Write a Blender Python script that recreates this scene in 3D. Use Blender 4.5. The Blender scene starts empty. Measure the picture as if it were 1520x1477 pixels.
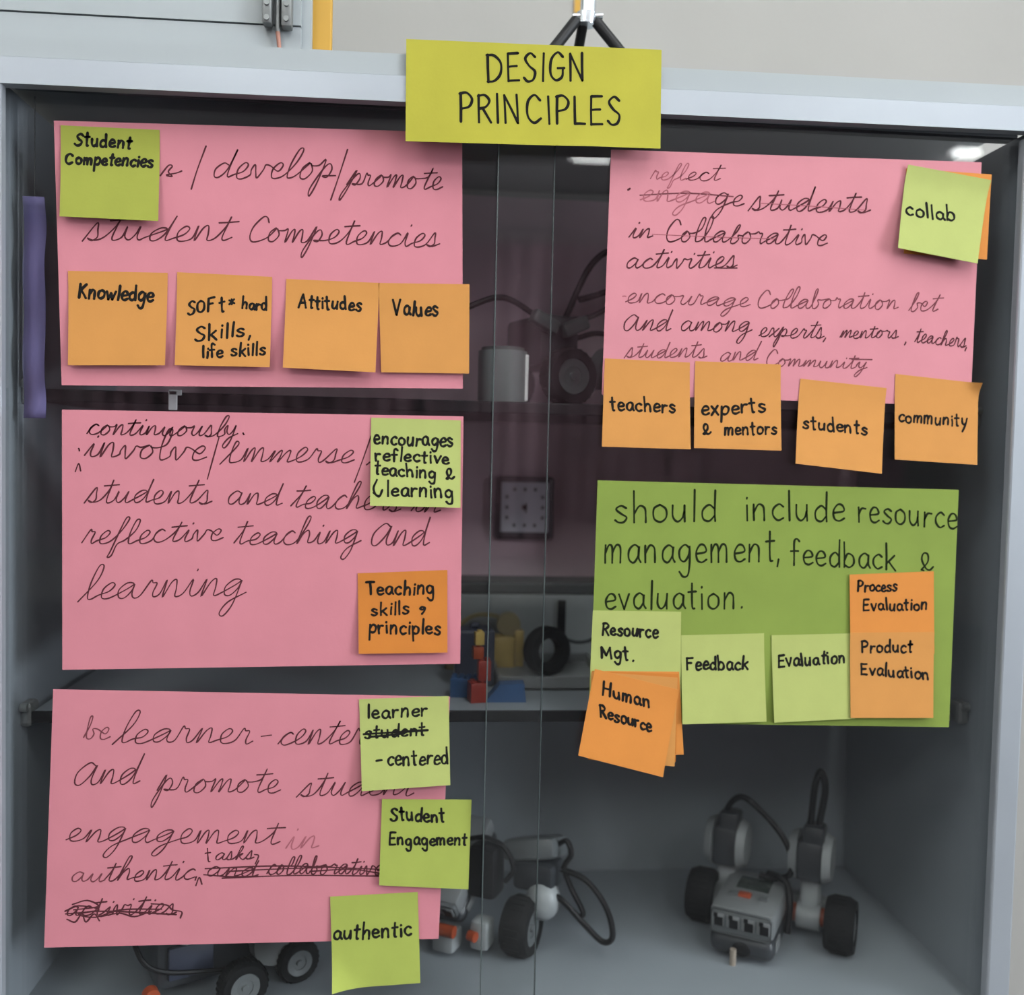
import bpy, bmesh, math, random
import numpy as np
from mathutils import Matrix, Vector

random.seed(7)
SC = bpy.context.scene
COL = SC.collection

# ------------------------------------------------------------------ camera
# metres; x runs along the cabinet, y into it (the glass front is y = 0), z up
FPX, IW, IH = 1430.0, 1520, 1477
CAM_ROT = np.array([[0.9957, 0.09069, -0.01878], [-0.08976, 0.99493, 0.04535], [0.02279, -0.04347, 0.99879]])
CAM_POS = np.array([0.00072, -0.82597, 0.00836])
cam_data = bpy.data.cameras.new('camera')
cam = bpy.data.objects.new('camera', cam_data)
COL.objects.link(cam)
cam_data.sensor_fit = 'HORIZONTAL'
cam_data.sensor_width = 36.0
cam_data.lens = 36.0 * FPX / IW
cam_data.clip_start = 0.02
cam_data.dof.use_dof = True
cam_data.dof.focus_distance = 0.80
cam_data.dof.aperture_fstop = 3.2
M = Matrix.Identity(4)
for r in range(3):
    M[r][0] = CAM_ROT[r, 0]
    M[r][1] = CAM_ROT[r, 2]
    M[r][2] = -CAM_ROT[r, 1]
    M[r][3] = CAM_POS[r]
cam.matrix_world = M
SC.camera = cam

# ------------------------------------------------------------------ world, exposure
world = bpy.data.worlds.new('world')
SC.world = world
world.use_nodes = True
world.node_tree.nodes['Background'].inputs[0].default_value = (0.75, 0.85, 1.0, 1)
world.node_tree.nodes['Background'].inputs[1].default_value = 0.25
SC.view_settings.view_transform = 'Standard'
SC.view_settings.look = 'None'
SC.view_settings.gamma = 1.0
SC.view_settings.exposure = 0.90
LAMP_STRENGTH = 13.0       # ceiling lamp diffusers
DAYLIGHT = 110.0          # watts through the window on the right

# daylight through the window of the right-hand wall
sun_l = bpy.data.lights.new('window_daylight', 'AREA')
sun_l.shape = 'RECTANGLE'
sun_l.size, sun_l.size_y = 1.9, 1.3
sun_l.energy = DAYLIGHT
sun_l.color = (0.86, 0.93, 1.0)
sun_o = bpy.data.objects.new('window_daylight', sun_l)
COL.objects.link(sun_o)
sun_o.location = (3.93, -2.3, 0.55)
sun_o.rotation_euler = (0, math.radians(90), 0)


# ------------------------------------------------------------------ helpers
def P(u, v, Y):
    """the point of the plane y = Y seen at photo pixel (u, v)"""
    d = CAM_ROT @ np.array([(u - IW / 2) / FPX, 1.0, -(v - IH / 2) / FPX])
    t = (Y - CAM_POS[1]) / d[1]
    return CAM_POS + d * t


def mat(name, col, rough=0.6, metal=0.0, var=0.06, scale=40.0, bump=0.0, bscale=300.0, spec=0.5, coat=0.0):
    m = bpy.data.materials.new(name)
    m.use_nodes = True
    nt = m.node_tree
    b = nt.nodes['Principled BSDF']
    b.inputs['Roughness'].default_value = rough
    b.inputs['Metallic'].default_value = metal
    b.inputs['Specular IOR Level'].default_value = spec
    b.inputs['Coat Weight'].default_value = coat
    tc = nt.nodes.new('ShaderNodeTexCoord')
    nz = nt.nodes.new('ShaderNodeTexNoise')
    nz.inputs['Scale'].default_value = scale
    nz.inputs['Detail'].default_value = 3
    rp = nt.nodes.new('ShaderNodeValToRGB')
    lo = [max(0, c * (1 - var)) for c in col]
    hi = [min(1, c * (1 + var)) for c in col]
    rp.color_ramp.elements[0].position = 0.3
    rp.color_ramp.elements[1].position = 0.7
    rp.color_ramp.elements[0].color = (*lo, 1)
    rp.color_ramp.elements[1].color = (*hi, 1)
    nt.links.new(tc.outputs['Object'], nz.inputs['Vector'])
    nt.links.new(nz.outputs['Fac'], rp.inputs['Fac'])
    nt.links.new(rp.outputs['Color'], b.inputs['Base Color'])
    if bump:
        n2 = nt.nodes.new('ShaderNodeTexNoise')
        n2.inputs['Scale'].default_value = bscale
        bp = nt.nodes.new('ShaderNodeBump')
        bp.inputs['Strength'].default_value = bump
        bp.inputs['Distance'].default_value = 0.001
        nt.links.new(tc.outputs['Object'], n2.inputs['Vector'])
        nt.links.new(n2.outputs['Fac'], bp.inputs['Height'])
        nt.links.new(bp.outputs['Normal'], b.inputs['Normal'])
    return m


def emit_mat(name, col, strength):
    m = bpy.data.materials.new(name)
    m.use_nodes = True
    b = m.node_tree.nodes['Principled BSDF']
    b.inputs['Base Color'].default_value = (*col, 1)
    b.inputs['Emission Color'].default_value = (*col, 1)
    b.inputs['Emission Strength'].default_value = strength
    return m


def glass_mat(name, tint, ior=1.5, rough=0.0, boost=1.0):
    """thin pane: clear transmission plus Fresnel reflection"""
    m = bpy.data.materials.new(name)
    m.use_nodes = True
    nt = m.node_tree
    nt.nodes.clear()
    out = nt.nodes.new('ShaderNodeOutputMaterial')
    mx = nt.nodes.new('ShaderNodeMixShader')
    tr = nt.nodes.new('ShaderNodeBsdfTransparent')
    gl = nt.nodes.new('ShaderNodeBsdfGlossy')
    fr = nt.nodes.new('ShaderNodeFresnel')
    # the same air-to-glass reflection on the front and on the back face of the thin pane
    ge = nt.nodes.new('ShaderNodeNewGeometry')
    mi = nt.nodes.new('ShaderNodeMath')
    mi.operation = 'MULTIPLY_ADD'
    mi.inputs[1].default_value = 1.0 / ior - ior
    mi.inputs[2].default_value = ior
    nt.links.new(ge.outputs['Backfacing'], mi.inputs[0])
    nt.links.new(mi.outputs[0], fr.inputs['IOR'])
    tr.inputs['Color'].default_value = (*tint, 1)
    gl.inputs['Roughness'].default_value = rough
    if boost != 1.0:
        mu = nt.nodes.new('ShaderNodeMath')
        mu.operation = 'MULTIPLY'
        mu.inputs[1].default_value = boost
        mu.use_clamp = True
        nt.links.new(fr.outputs[0], mu.inputs[0])
        nt.links.new(mu.outputs[0], mx.inputs[0])
    else:
        nt.links.new(fr.outputs[0], mx.inputs[0])
    nt.links.new(tr.outputs[0], mx.inputs[1])
    nt.links.new(gl.outputs[0], mx.inputs[2])
    nt.links.new(mx.outputs[0], out.inputs[0])
    return m


class MB:
    """collects shapes; build() links them as one mesh object"""

    def __init__(self):
        self.bm = bmesh.new()

    def _xf(self, vs, rot=None, loc=None):
        if rot is not None:
            bmesh.ops.rotate(self.bm, cent=(0, 0, 0), matrix=rot, verts=vs)
        if loc is not None:
            bmesh.ops.translate(self.bm, vec=loc, verts=vs)

    def box(self, c, s, bev=0.0, rot=None, seg=2):
        r = bmesh.ops.create_cube(self.bm, size=1.0)
        vs = r['verts']
        bmesh.ops.scale(self.bm, vec=s, verts=vs)
        if bev:
            es = list({e for v in vs for e in v.link_edges})
            q = bmesh.ops.bevel(self.bm, geom=es, offset=bev, segments=seg, affect='EDGES', profile=0.5)
            vs = list({v for f in q['faces'] for v in f.verts} | {v for v in vs if v.is_valid})
        self._xf(vs, rot.to_3x3() if rot is not None else None, c)
        return self

    def prism(self, pts, y0, y1, axis='y'):
        """polygon given as (x, z) pairs, pushed from y0 to y1"""
        a = [self.bm.verts.new((p[0], y0, p[1])) for p in pts]
        b = [self.bm.verts.new((p[0], y1, p[1])) for p in pts]
        n = len(pts)
        self.bm.faces.new(a)
        self.bm.faces.new(b[::-1])
        for i in range(n):
            self.bm.faces.new((a[i], b[i], b[(i + 1) % n], a[(i + 1) % n]))
        return self

    def cyl(self, p0, p1, r0, r1=None, seg=24):
        p0, p1 = Vector(p0), Vector(p1)
        d = p1 - p0
        r = bmesh.ops.create_cone(self.bm, cap_ends=True, segments=seg, radius1=r0,
                                  radius2=r0 if r1 is None else r1, depth=d.length)
        q = d.to_track_quat('Z', 'Y').to_matrix()
        self._xf(r['verts'], q, (p0 + p1) / 2)
        return self

    def sph(self, c, r, sc=(1, 1, 1), rot=None):
        q = bmesh.ops.create_uvsphere(self.bm, u_segments=20, v_segments=12, radius=r)
        bmesh.ops.scale(self.bm, vec=sc, verts=q['verts'])
        self._xf(q['verts'], rot.to_3x3() if rot is not None else None, c)
        return self

    def lathe(self, prof, axis_p, axis_d, seg=40):
        """prof: (radius, height along the axis) pairs; closed ring if radii never reach 0"""
        ad = Vector(axis_d).normalized()
        q = ad.to_track_quat('Z', 'Y').to_matrix()
        rings = []
        for k in range(seg):
            a = 2 * math.pi * k / seg
            rings.append([self.bm.verts.new(Vector(axis_p) + q @ Vector((r * math.cos(a), r * math.sin(a), h))) for r, h in prof])
        n = len(prof)
        for k in range(seg):
            A, B = rings[k], rings[(k + 1) % seg]
            for i in range(n):
                j = (i + 1) % n
                try:
                    self.bm.faces.new((A[i], B[i], B[j], A[j]))
                except ValueError:
                    pass
        return self

    def tube(self, pts, r, seg=10, n=10, flat=1.0):
        P3 = crom([tuple(p) for p in pts], n)
        ring = []
        up = Vector((0.13, 0.31, 0.94)).normalized()
        for i, p in enumerate(P3):
            a = Vector(P3[max(0, i - 1)])
            b = Vector(P3[min(len(P3) - 1, i + 1)])
            t = (b - a).normalized()
            s = t.cross(up)
            if s.length < 1e-3:
                s = t.cross(Vector((1, 0, 0)))
            s.normalize()
            w = s.cross(t).normalized()
            up = w
            ring.append([self.bm.verts.new(Vector(p) + s * r * math.cos(2 * math.pi * k / seg) + w * r * flat * math.sin(2 * math.pi * k / seg))
                         for k in range(seg)])
        for i in range(len(ring) - 1):
            for k in range(seg):
                self.bm.faces.new((ring[i][k], ring[i][(k + 1) % seg], ring[i + 1][(k + 1) % seg], ring[i + 1][k]))
        self.bm.faces.new(ring[0][::-1])
        self.bm.faces.new(ring[-1])
        return self

    def build(self, name, m, parent=None, smooth=False):
        bmesh.ops.recalc_face_normals(self.bm, faces=self.bm.faces)
        me = bpy.data.meshes.new(name)
        self.bm.to_mesh(me)
        self.bm.free()
        for mm in (m if isinstance(m, (list, tuple)) else [m]):
            me.materials.append(mm)
        if smooth:
            for p in me.polygons:
                p.use_smooth = True
            me.set_sharp_from_angle(angle=math.radians(38))
        o = bpy.data.objects.new(name, me)
        COL.objects.link(o)
        if parent is not None:
            o.parent = parent
        return o


def crom(pts, n=8):
    """Catmull-Rom through points of any dimension"""
    if len(pts) < 3:
        return [tuple(p) for p in pts]
    A = [np.array(p, float) for p in pts]
    A = [2 * A[0] - A[1]] + A + [2 * A[-1] - A[-2]]
    out = []
    for i in range(1, len(A) - 2):
        p0, p1, p2, p3 = A[i - 1], A[i], A[i + 1], A[i + 2]
        for k in range(n):
            t = k / n
            out.append(tuple(0.5 * (2 * p1 + (p2 - p0) * t + (2 * p0 - 5 * p1 + 4 * p2 - p3) * t * t + (3 * p1 - p0 - 3 * p2 + p3) * t ** 3)))
    out.append(tuple(A[-2]))
    return out


def tag(o, label=None, cat=None, group=None, kind=None):
    if label:
        o['label'] = label
    if cat:
        o['category'] = cat
    if group:
        o['group'] = group
    if kind:
        o['kind'] = kind
    return o


def empty(name, loc, rz=0.0):
    o = bpy.data.objects.new(name, None)
    o.empty_display_size = 0.02
    COL.objects.link(o)
    o.location = loc
    o.rotation_euler = (0, 0, rz)
    return o


def struct(name, mb, m):
    return tag(mb.build(name, m), kind='structure')


# ------------------------------------------------------------------ materials
MAT = dict(
    wall=mat('beige_wall_paint', (0.303, 0.292, 0.275), 0.85, var=0.03, scale=6, bump=0.15, bscale=160),
    ceil=mat('ceiling_paint', (0.840, 0.840, 0.818), 0.9, var=0.02),
    floor=mat('grey_floor_tile', (0.0640, 0.0640, 0.0660), 0.85, var=0.1, scale=3, spec=0.1),
    rail=mat('pale_anodised_rail', (0.3312, 0.3552, 0.3904), 0.34, 0.35, var=0.03, scale=12),
    lam=mat('white_laminate', (0.2923, 0.3167, 0.3293), 0.5, var=0.02, scale=9),
    lam_in=mat('grey_laminate_lining', (0.2333, 0.2583, 0.2834), 0.6, var=0.05, scale=8),
    lam_veil=mat('maroon_reflection_lining', (0.64, 0.46, 0.52), 0.6, var=0.10, scale=7),  # maroon of the room's reflection put into the lining colour
    shelf=mat('black_shelf_laminate', (0.0120, 0.0120, 0.0136), 0.5, var=0.1, spec=0.15),
    pink=mat('pink_paper', (0.4954, 0.1814, 0.2189), 0.8, var=0.03, scale=25, bump=0.05, bscale=500, spec=0.2),
    pink_b=mat('pale_pink_paper', (0.5020, 0.1974, 0.2312), 0.8, var=0.03, scale=25, bump=0.05, bscale=500, spec=0.2),
    green=mat('green_paper', (0.180, 0.242, 0.046), 0.8, var=0.06, scale=20, bump=0.05, bscale=500, spec=0.2),
    yellow=mat('yellow_card', (0.347, 0.322, 0.037), 0.75, var=0.05, scale=20, bump=0.06, bscale=400, spec=0.2),
    n_green=mat('lime_note_paper', (0.291, 0.341, 0.071), 0.8, var=0.04, scale=30, bump=0.05, bscale=500, spec=0.2),
    n_pale=mat('pale_lime_note_paper', (0.335, 0.372, 0.118), 0.8, var=0.04, scale=30, bump=0.05, bscale=500, spec=0.2),
    n_olive=mat('olive_lime_note_paper', (0.260, 0.279, 0.046), 0.8, var=0.04, scale=30, bump=0.05, bscale=500, spec=0.2),
    n_orange=mat('apricot_note_paper', (0.4712, 0.2118, 0.0560), 0.8, var=0.04, scale=30, bump=0.05, bscale=500, spec=0.2),
    n_deep=mat('deep_orange_note_paper', (0.459, 0.158, 0.028), 0.8, var=0.04, scale=30, bump=0.05, bscale=500, spec=0.2),
    n_bright=mat('bright_orange_note_paper', (0.5187, 0.1947, 0.0408), 0.8, var=0.04, scale=30, bump=0.05, bscale=500, spec=0.2),
    ink=mat('black_marker_ink', (0.012, 0.011, 0.010), 0.95, var=0.1, spec=0.08),
    pen=mat('brown_black_pen_ink', (0.075, 0.022, 0.028), 0.95, var=0.2, scale=90, spec=0.08),
    faint=mat('faded_pen_ink', (0.300, 0.098, 0.120), 0.95, var=0.15, scale=90, spec=0.08),
    mid=mat('half_faded_pen_ink', (0.150, 0.045, 0.056), 0.95, var=0.15, scale=90, spec=0.08),
    gpen=mat('dark_green_black_ink', (0.013, 0.018, 0.007), 0.95, var=0.1, spec=0.08),
    black=mat('black_plastic', (0.0060, 0.0060, 0.0070), 0.45, var=0.1, spec=0.25),
    tyre=mat('black_rubber', (0.0060, 0.0065, 0.0070), 0.7, var=0.15, bump=0.2, spec=0.15),
    dgrey=mat('dark_grey_plastic', (0.0264, 0.0298, 0.0346), 0.4, var=0.06),
    mgrey=mat('mid_grey_plastic', (0.1020, 0.1110, 0.1140), 0.4, var=0.04),
    lgrey=mat('light_grey_plastic', (0.1669, 0.1748, 0.1788), 0.4, var=0.03),
    white=mat('white_plastic', (0.2718, 0.2883, 0.2924), 0.4, var=0.03),
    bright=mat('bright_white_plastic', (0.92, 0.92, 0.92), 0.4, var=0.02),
    red=mat('red_plastic', (0.2502, 0.0227, 0.0136), 0.4, var=0.05),
    orange=mat('orange_plastic', (0.2925, 0.0468, 0.0117), 0.4, var=0.05),
    yel=mat('yellow_plastic', (0.4225, 0.2925, 0.0780), 0.4, var=0.05),
    blue=mat('blue_plastic', (0.0244, 0.0780, 0.1950), 0.4, var=0.05),
    navy=mat('navy_plastic', (0.0300, 0.0360, 0.0600), 0.5, var=0.05),
    tan=mat('tan_plastic', (0.2275, 0.1820, 0.0910), 0.5, var=0.08),
    cream=mat('cream_plastic', (0.2821, 0.2366, 0.1911), 0.5, var=0.05),
    screen=mat('dark_lcd', (0.03, 0.04, 0.035), 0.15, var=0.05),
    chrome=mat('brushed_chrome', (0.70, 0.74, 0.78), 0.22, 0.9, var=0.03),
    steel=mat('grey_steel', (0.195, 0.203, 0.203), 0.4, 0.5, var=0.08),
    rust=mat('rusty_bolt', (0.315, 0.150, 0.112), 0.6, 0.2, var=0.2),
    ochre=mat('ochre_painted_board', (0.450, 0.247, 0.026), 0.6, var=0.06, scale=20),
    purple=mat('purple_reflection_tint', (0.1365, 0.1170, 0.2730), 0.8, var=0.12, scale=14),
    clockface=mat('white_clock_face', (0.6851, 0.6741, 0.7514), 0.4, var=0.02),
    frost=mat('frosted_greenish_plastic', (0.2176, 0.2560, 0.2560), 0.3, var=0.05),
    curtain=mat('maroon_curtain', (0.4200, 0.2600, 0.3000), 0.85, var=0.35, scale=2.2),
    glass=glass_mat('door_glass', (0.985, 0.99, 0.99), 1.5, boost=1.1),
    glass_edge=mat('polished_glass_edge', (0.0715, 0.0880, 0.0880), 0.3, var=0.1),
)

# ------------------------------------------------------------------ the room
RX0, RX1, RY0, RY1, RZ0, RZ1 = -4.0, 4.0, -6.6, 0.33, -1.15, 1.72
struct('wall_back', MB().box(((RX0 + RX1) / 2, RY1 + 0.05, (RZ0 + RZ1) / 2), (8.2, 0.1, RZ1 - RZ0)), MAT['wall'])
struct('wall_front', MB().box((0, RY0 - 0.05, (RZ0 + RZ1) / 2), (8.2, 0.1, RZ1 - RZ0)), MAT['wall'])
struct('wall_left', MB().box((RX0 - 0.05, (RY0 + RY1) / 2, (RZ0 + RZ1) / 2), (0.1, RY1 - RY0, RZ1 - RZ0)), MAT['wall'])
wr = MB()
yc = (RY0 + RY1) / 2
wr.box((RX1 + 0.05, yc, (RZ0 - 0.10) / 2), (0.1, RY1 - RY0, -0.10 - RZ0))
wr.box((RX1 + 0.05, yc, (RZ1 + 1.20) / 2), (0.1, RY1 - RY0, RZ1 - 1.20))
wr.box((RX1 + 0.05, (RY0 - 3.25) / 2, 0.55), (0.1, -3.25 - RY0, 1.3))
wr.box((RX1 + 0.05, (RY1 - 1.35) / 2, 0.55), (0.1, RY1 + 1.35, 1.3))
struct('wall_right', wr, MAT['wall'])
struct('floor', MB().box((0, yc, RZ0 - 0.05), (8.2, RY1 - RY0 + 0.2, 0.1)), MAT['floor'])
struct('ceiling', MB().box((0, yc, RZ1 + 0.05), (8.2, RY1 - RY0 + 0.2, 0.1)), MAT['ceil'])
wf = MB()
for z in (-0.08, 0.55, 1.18):
    wf.box((RX1 + 0.02, -2.3, z), (0.05, 1.9, 0.04))
for y in (-3.23, -2.3, -1.37):
    wf.box((RX1 + 0.02, y, 0.55), (0.05, 0.04, 1.3))
struct('window_1', wf, MAT['lam'])

diff = emit_mat('lamp_diffuser', (0.97, 1.0, 0.98), LAMP_STRENGTH)
for lx in (-2.0, -0.7, 0.6, 1.9):
    for ly in (-1.0, -3.1):
        t = empty('ceiling_lamp', (lx, ly, RZ1))
        tag(t, 'long white fluorescent ceiling lamp, lit, over the middle of the room', 'lamp', 'long ceiling lamps')
        MB().box((0, 0, -0.012), (0.26, 1.26, 0.022), 0.004).build('lamp_housing', MAT['lam'], t)
        MB().box((0, 0, -0.052), (0.19, 1.2, 0.058), 0.012).build('diffuser', diff, t)
for lx, ly, lab in ((0.90, -4.61, 'small lit ceiling lamp mirrored in the glass under the yellow sign'),
                    (2.87, -4.20, 'small lit ceiling lamp mirrored in the glass above the collab note'),
                    (-1.55, -5.3, 'small unseen ceiling lamp added to brighten the far left end of the room'),  # this and the next: unseen, added to brighten the far ceiling and curtains
                    (2.1, -5.5, 'small unseen ceiling lamp added to brighten the far right end of the room')):
    t = empty('ceiling_spotlight', (lx, ly, RZ1))
    tag(t, lab, 'lamp')
    wl = 0.13 if lx > 2.5 else 0.21
    MB().box((0, 0, -0.010), (wl + 0.03, 0.11, 0.018), 0.004).build('lamp_housing', MAT['lam'], t)
    MB().box((0, 0, -0.026), (wl, 0.075, 0.014), 0.004).build('diffuser', diff, t)

# maroon curtains at the far end of the room, mirrored in the glass
for k, cx0 in enumerate((-2.9, -1.0, 0.9, 2.8)):
    cm = MB()
    pts = []
    for i in range(96):
        pts.append((cx0 - 0.93 + 1.86 * i / 95, -6.42 + 0.035 * math.sin(i * 0.8) + 0.01 * math.sin(i * 2.1)))
    lo = [cm.bm.verts.new((p[0], p[1], -0.75)) for p in pts]
    hi = [cm.bm.verts.new((p[0], p[1], 1.6)) for p in pts]
    for i in range(95):
        cm.bm.faces.new((lo[i], lo[i + 1], hi[i + 1], hi[i]))
    o = cm.build('curtain', MAT['curtain'], None, True)
    sm = o.modifiers.new('thick', 'SOLIDIFY')
    sm.thickness = 0.004
    tag(o, 'maroon curtain at the far end of the room, mirrored in the glass', 'curtain', 'maroon curtains')

# ------------------------------------------------------------------ the display cabinet
XL, XR = -0.350, 0.528          # inner faces of the side panels
ZF, Z2, Z1, ZT = -0.493, -0.227, 0.0575, 0.302
YB = 0.31
cab = empty('display_cabinet', (0.09, 0.15, RZ0))
tag(cab, 'white display cabinet with two sliding glass doors and an aluminium frame', 'cabinet')
OFF = Vector((-0.09, -0.15, -RZ0))


def cpart(name, mb, m, parent=cab, smooth=False, label=None):
    bmesh.ops.translate(mb.bm, vec=OFF, verts=mb.bm.verts)
    o = mb.build(name, m, parent, smooth)
    if label:
        o['label'] = label
    return o


def tilt(x):                      # the top of the cabinet rises a little to the right
    return 0.0085 * (x - 0.09)


cpart('side_panel', MB().box((XL - 0.008, 0.161, -0.415), (0.016, 0.322, 1.44)), MAT['lam_in'])
cpart('side_panel', MB().box((XR + 0.008, 0.161, -0.415), (0.016, 0.322, 1.44)), MAT['lam_in'])
cpart('back_panel', MB().box((0.089, YB + 0.006, (ZF + Z2) / 2 - 0.005), (XR - XL, 0.012, Z2 - ZF)), MAT['lam_in'],
      label='grey back panel of the lowest compartment')
cpart('back_panel', MB().box((0.089, YB + 0.006, (Z2 + 0.31) / 2 - 0.002), (XR - XL, 0.012, 0.31 - Z2 + 0.004)), MAT['lam_veil'],
      label='back panel of the two upper compartments, mirrored maroon put into its colour')
cpart('floor_panel', MB().box((0.089, 0.16, ZF - 0.009), (XR - XL, 0.31, 0.018)), MAT['lam_in'])
cpart('base_cupboard', MB().box((0.089, 0.16, -0.83), (XR - XL + 0.034, 0.32, 0.63), 0.002), MAT['lam'])
cpart('shelf', MB().box((0.084, 0.175, Z1 - 0.0055), (0.850, 0.246, 0.011), 0.0015), MAT['shelf'], label='upper black shelf')
cpart('shelf', MB().box((0.084, 0.175, Z2 - 0.005), (0.850, 0.246, 0.010), 0.0015), MAT['lam_in'], label='lower grey shelf')
cpart('shelf_edge', MB().box((0.084, 0.0505, Z2 - 0.005), (0.850, 0.003, 0.0106), 0.0008), MAT['shelf'])
for sx, zz in ((XL + 0.004, Z1), (XL + 0.004, Z2), (XR - 0.006, Z1), (XR - 0.006, Z2)):
    cpart('shelf_bracket', MB().box((sx, 0.058, zz - 0.003), (0.012, 0.02, 0.022), 0.004).cyl((sx - 0.003, 0.047, zz + 0.004), (sx + 0.003, 0.047, zz + 0.004), 0.004),
          MAT['steel'])
# front frame
xs = (-0.375, 0.5415)
cpart('top_board', MB().prism([(xs[0], 0.3209 + tilt(xs[0])), (xs[1], 0.3209 + tilt(xs[1])), (xs[1], 0.3385 + tilt(xs[1])), (xs[0], 0.3385 + tilt(xs[0]))], -0.010, 0.325), MAT['lam'])
cpart('top_rail', MB().prism([(xs[0], 0.299 + tilt(xs[0])), (xs[1], 0.299 + tilt(xs[1])), (xs[1], 0.3200 + tilt(xs[1])), (xs[0], 0.3200 + tilt(xs[0]))], -0.012, -0.001), MAT['rail'])
cpart('frame_post', MB().box((-0.358, -0.0065, -0.26), (0.034, 0.011, 1.115), 0.002), MAT['rail'])
cpart('frame_post', MB().box((0.5305, -0.0065, -0.26), (0.022, 0.011, 1.115), 0.002), MAT['rail'])
cpart('glass_channel', MB().box((0.0895, 0.008, 0.3110), (0.86, 0.017, 0.0215)), MAT['dgrey'])
cpart('bottom_rail', MB().box((0.089, 0.012, -0.515), (0.862, 0.034, 0.03), 0.002), MAT['rail'])

# two sliding panes; the right-hand one runs in front
ZG0, ZG1 = -0.500, 0.300
YR0, YR1, YL0, YL1 = 0.0, 0.005, 0.010, 0.015


def pane(x0, x1, y0, y1, edge_x, lab):
    o = cpart('glass_door', MB().box(((x0 + x1) / 2, (y0 + y1) / 2, (ZG0 + ZG1) / 2), (x1 - x0, y1 - y0, ZG1 - ZG0)), MAT['glass'], label=lab)
    e = MB().box((edge_x, (y0 + y1) / 2, (ZG0 + ZG1) / 2), (0.0008, (y1 - y0) * 0.98, ZG1 - ZG0))
    bmesh.ops.translate(e.bm, vec=OFF, verts=e.bm.verts)
    e.build('polished_edge', MAT['glass_edge'], o)
    return o


pane(0.0585, 0.5260, YR0, YR1, 0.0580, 'right sliding glass door, running in front of the left one')
pane(-0.3460, 0.1070, YL0, YL1, 0.1074, 'left sliding glass door, running behind the right one')

# ------------------------------------------------------------------ handwriting
# strokes in tenths of the letter's x-height: "x,y x,y ..." separated by |
PRINT = {
    'a': (8, "65,85 40,100 12,70 12,20 38,0 62,40 66,92 64,30 76,2"),
    'b': (8, "8,180 8,0|8,45 30,98 62,80 66,30 40,0 8,15"),
    'c': (7, "62,84 40,100 12,72 10,30 34,0 62,14"),
    'd': (8, "62,75 38,98 10,65 12,15 38,0 62,30|66,185 64,60 66,0"),
    'e': (7, "10,48 60,60 52,94 28,98 8,60 14,14 38,0 64,16"),
    'f': (6, "58,165 42,182 26,160 24,60 22,-6|4,92 50,96"),
    'g': (8, "64,84 40,100 12,70 14,22 38,6 62,44 66,94 66,0 56,-70 30,-80 10,-52"),
    'h': (8, "10,185 10,0|10,50 34,96 58,84 62,40 62,0"),
    'i': (3, "14,96 14,0|14,138 15,144"),
    'j': (4, "24,96 24,-40 10,-76|24,138 25,144"),
    'k': (8, "10,185 10,0|60,100 12,44|26,56 66,-4"),
    'l': (3, "14,185 14,0"),
    'm': (11, "8,98 8,0|8,55 26,98 44,84 46,0|46,55 66,98 88,84 90,0"),
    'n': (8, "8,98 8,0|8,50 32,98 56,86 60,40 60,0"),
    'o': (8, "40,100 12,76 12,20 40,0 66,26 66,74 40,100"),
    'p': (8, "8,98 8,-85|8,50 34,98 64,74 58,20 34,2 8,18"),
    'r': (6, "8,98 8,0|8,48 26,90 52,92"),
    's': (7, "58,86 34,100 12,80 34,52 58,30 44,2 22,0 6,14"),
    't': (6, "26,165 25,60 28,4 40,0|4,108 50,112"),
    'u': (8, "8,98 8,30 28,0 50,22 60,60|61,98 61,0"),
    'v': (7, "4,98 32,0|32,0 62,100"),
    'w': (10, "4,98 24,0|24,0 46,80|46,80 64,0|64,0 92,100"),
    'x': (7, "6,96 60,0|58,98 4,0"),
    'y': (7, "6,98 14,40 34,14 56,40|62,98 50,10 24,-80"),
    'A': (11, "4,0 46,160|46,160 84,0|18,58 74,60"),
    'C': (11, "88,130 56,160 18,120 14,40 48,0 88,26"),
    'D': (11, "12,160 12,0|6,158 50,154 88,110 84,46 48,6 8,2"),
    'E': (9, "12,158 12,0|12,158 72,160|12,82 62,86|12,2 74,4"),
    'F': (9, "12,160 12,0|10,158 74,162|12,86 58,90"),
    'G': (11, "84,134 52,160 16,120 14,40 46,2 82,20 86,68|56,70 94,70"),
    'H': (11, "12,160 12,0|84,162 84,2|12,82 84,84"),
    'I': (3.6, "16,160 16,0"),
    'K': (9, "12,160 12,0|72,158 14,78|26,88 78,0"),
    'L': (8, "12,160 12,0|12,2 68,2"),
    'M': (12, "8,0 12,158|12,158 54,40|54,40 96,158|96,158 102,0"),
    'N': (11, "12,0 12,158|12,158 82,0|82,0 82,162"),
    'O': (10, "48,160 14,126 12,36 44,0 78,36 80,122 48,160"),
    'P': (9, "12,160 12,0|6,156 46,162 76,128 60,86 14,72"),
    'R': (9, "12,160 12,0|8,154 46,160 72,128 52,92 14,80|34,82 80,0"),
    'S': (9, "74,140 46,162 16,132 38,90 72,56 60,10 28,0 6,22"),
    'T': (9, "42,158 42,0|4,158 82,162"),
    'V': (10, "6,160 42,0|42,0 84,164"),
    '&': (8, "18,6 50,70 50,130 30,140 20,90 40,20 60,4 78,30|18,6 30,0"),
    '-': (6, "8,46 46,48"),
    '.': (4, "14,2 16,8"),
    ',': (4, "18,10 8,-34"),
    "'": (3, "14,160 10,120"),
    '/': (7, "60,220 4,-60"),
    '*': (7, "8,90 56,20|56,92 6,18|32,100 30,10"),
    '9': (6, "46,80 26,98 10,76 26,54 46,78 40,30 22,-10"),
}
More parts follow.
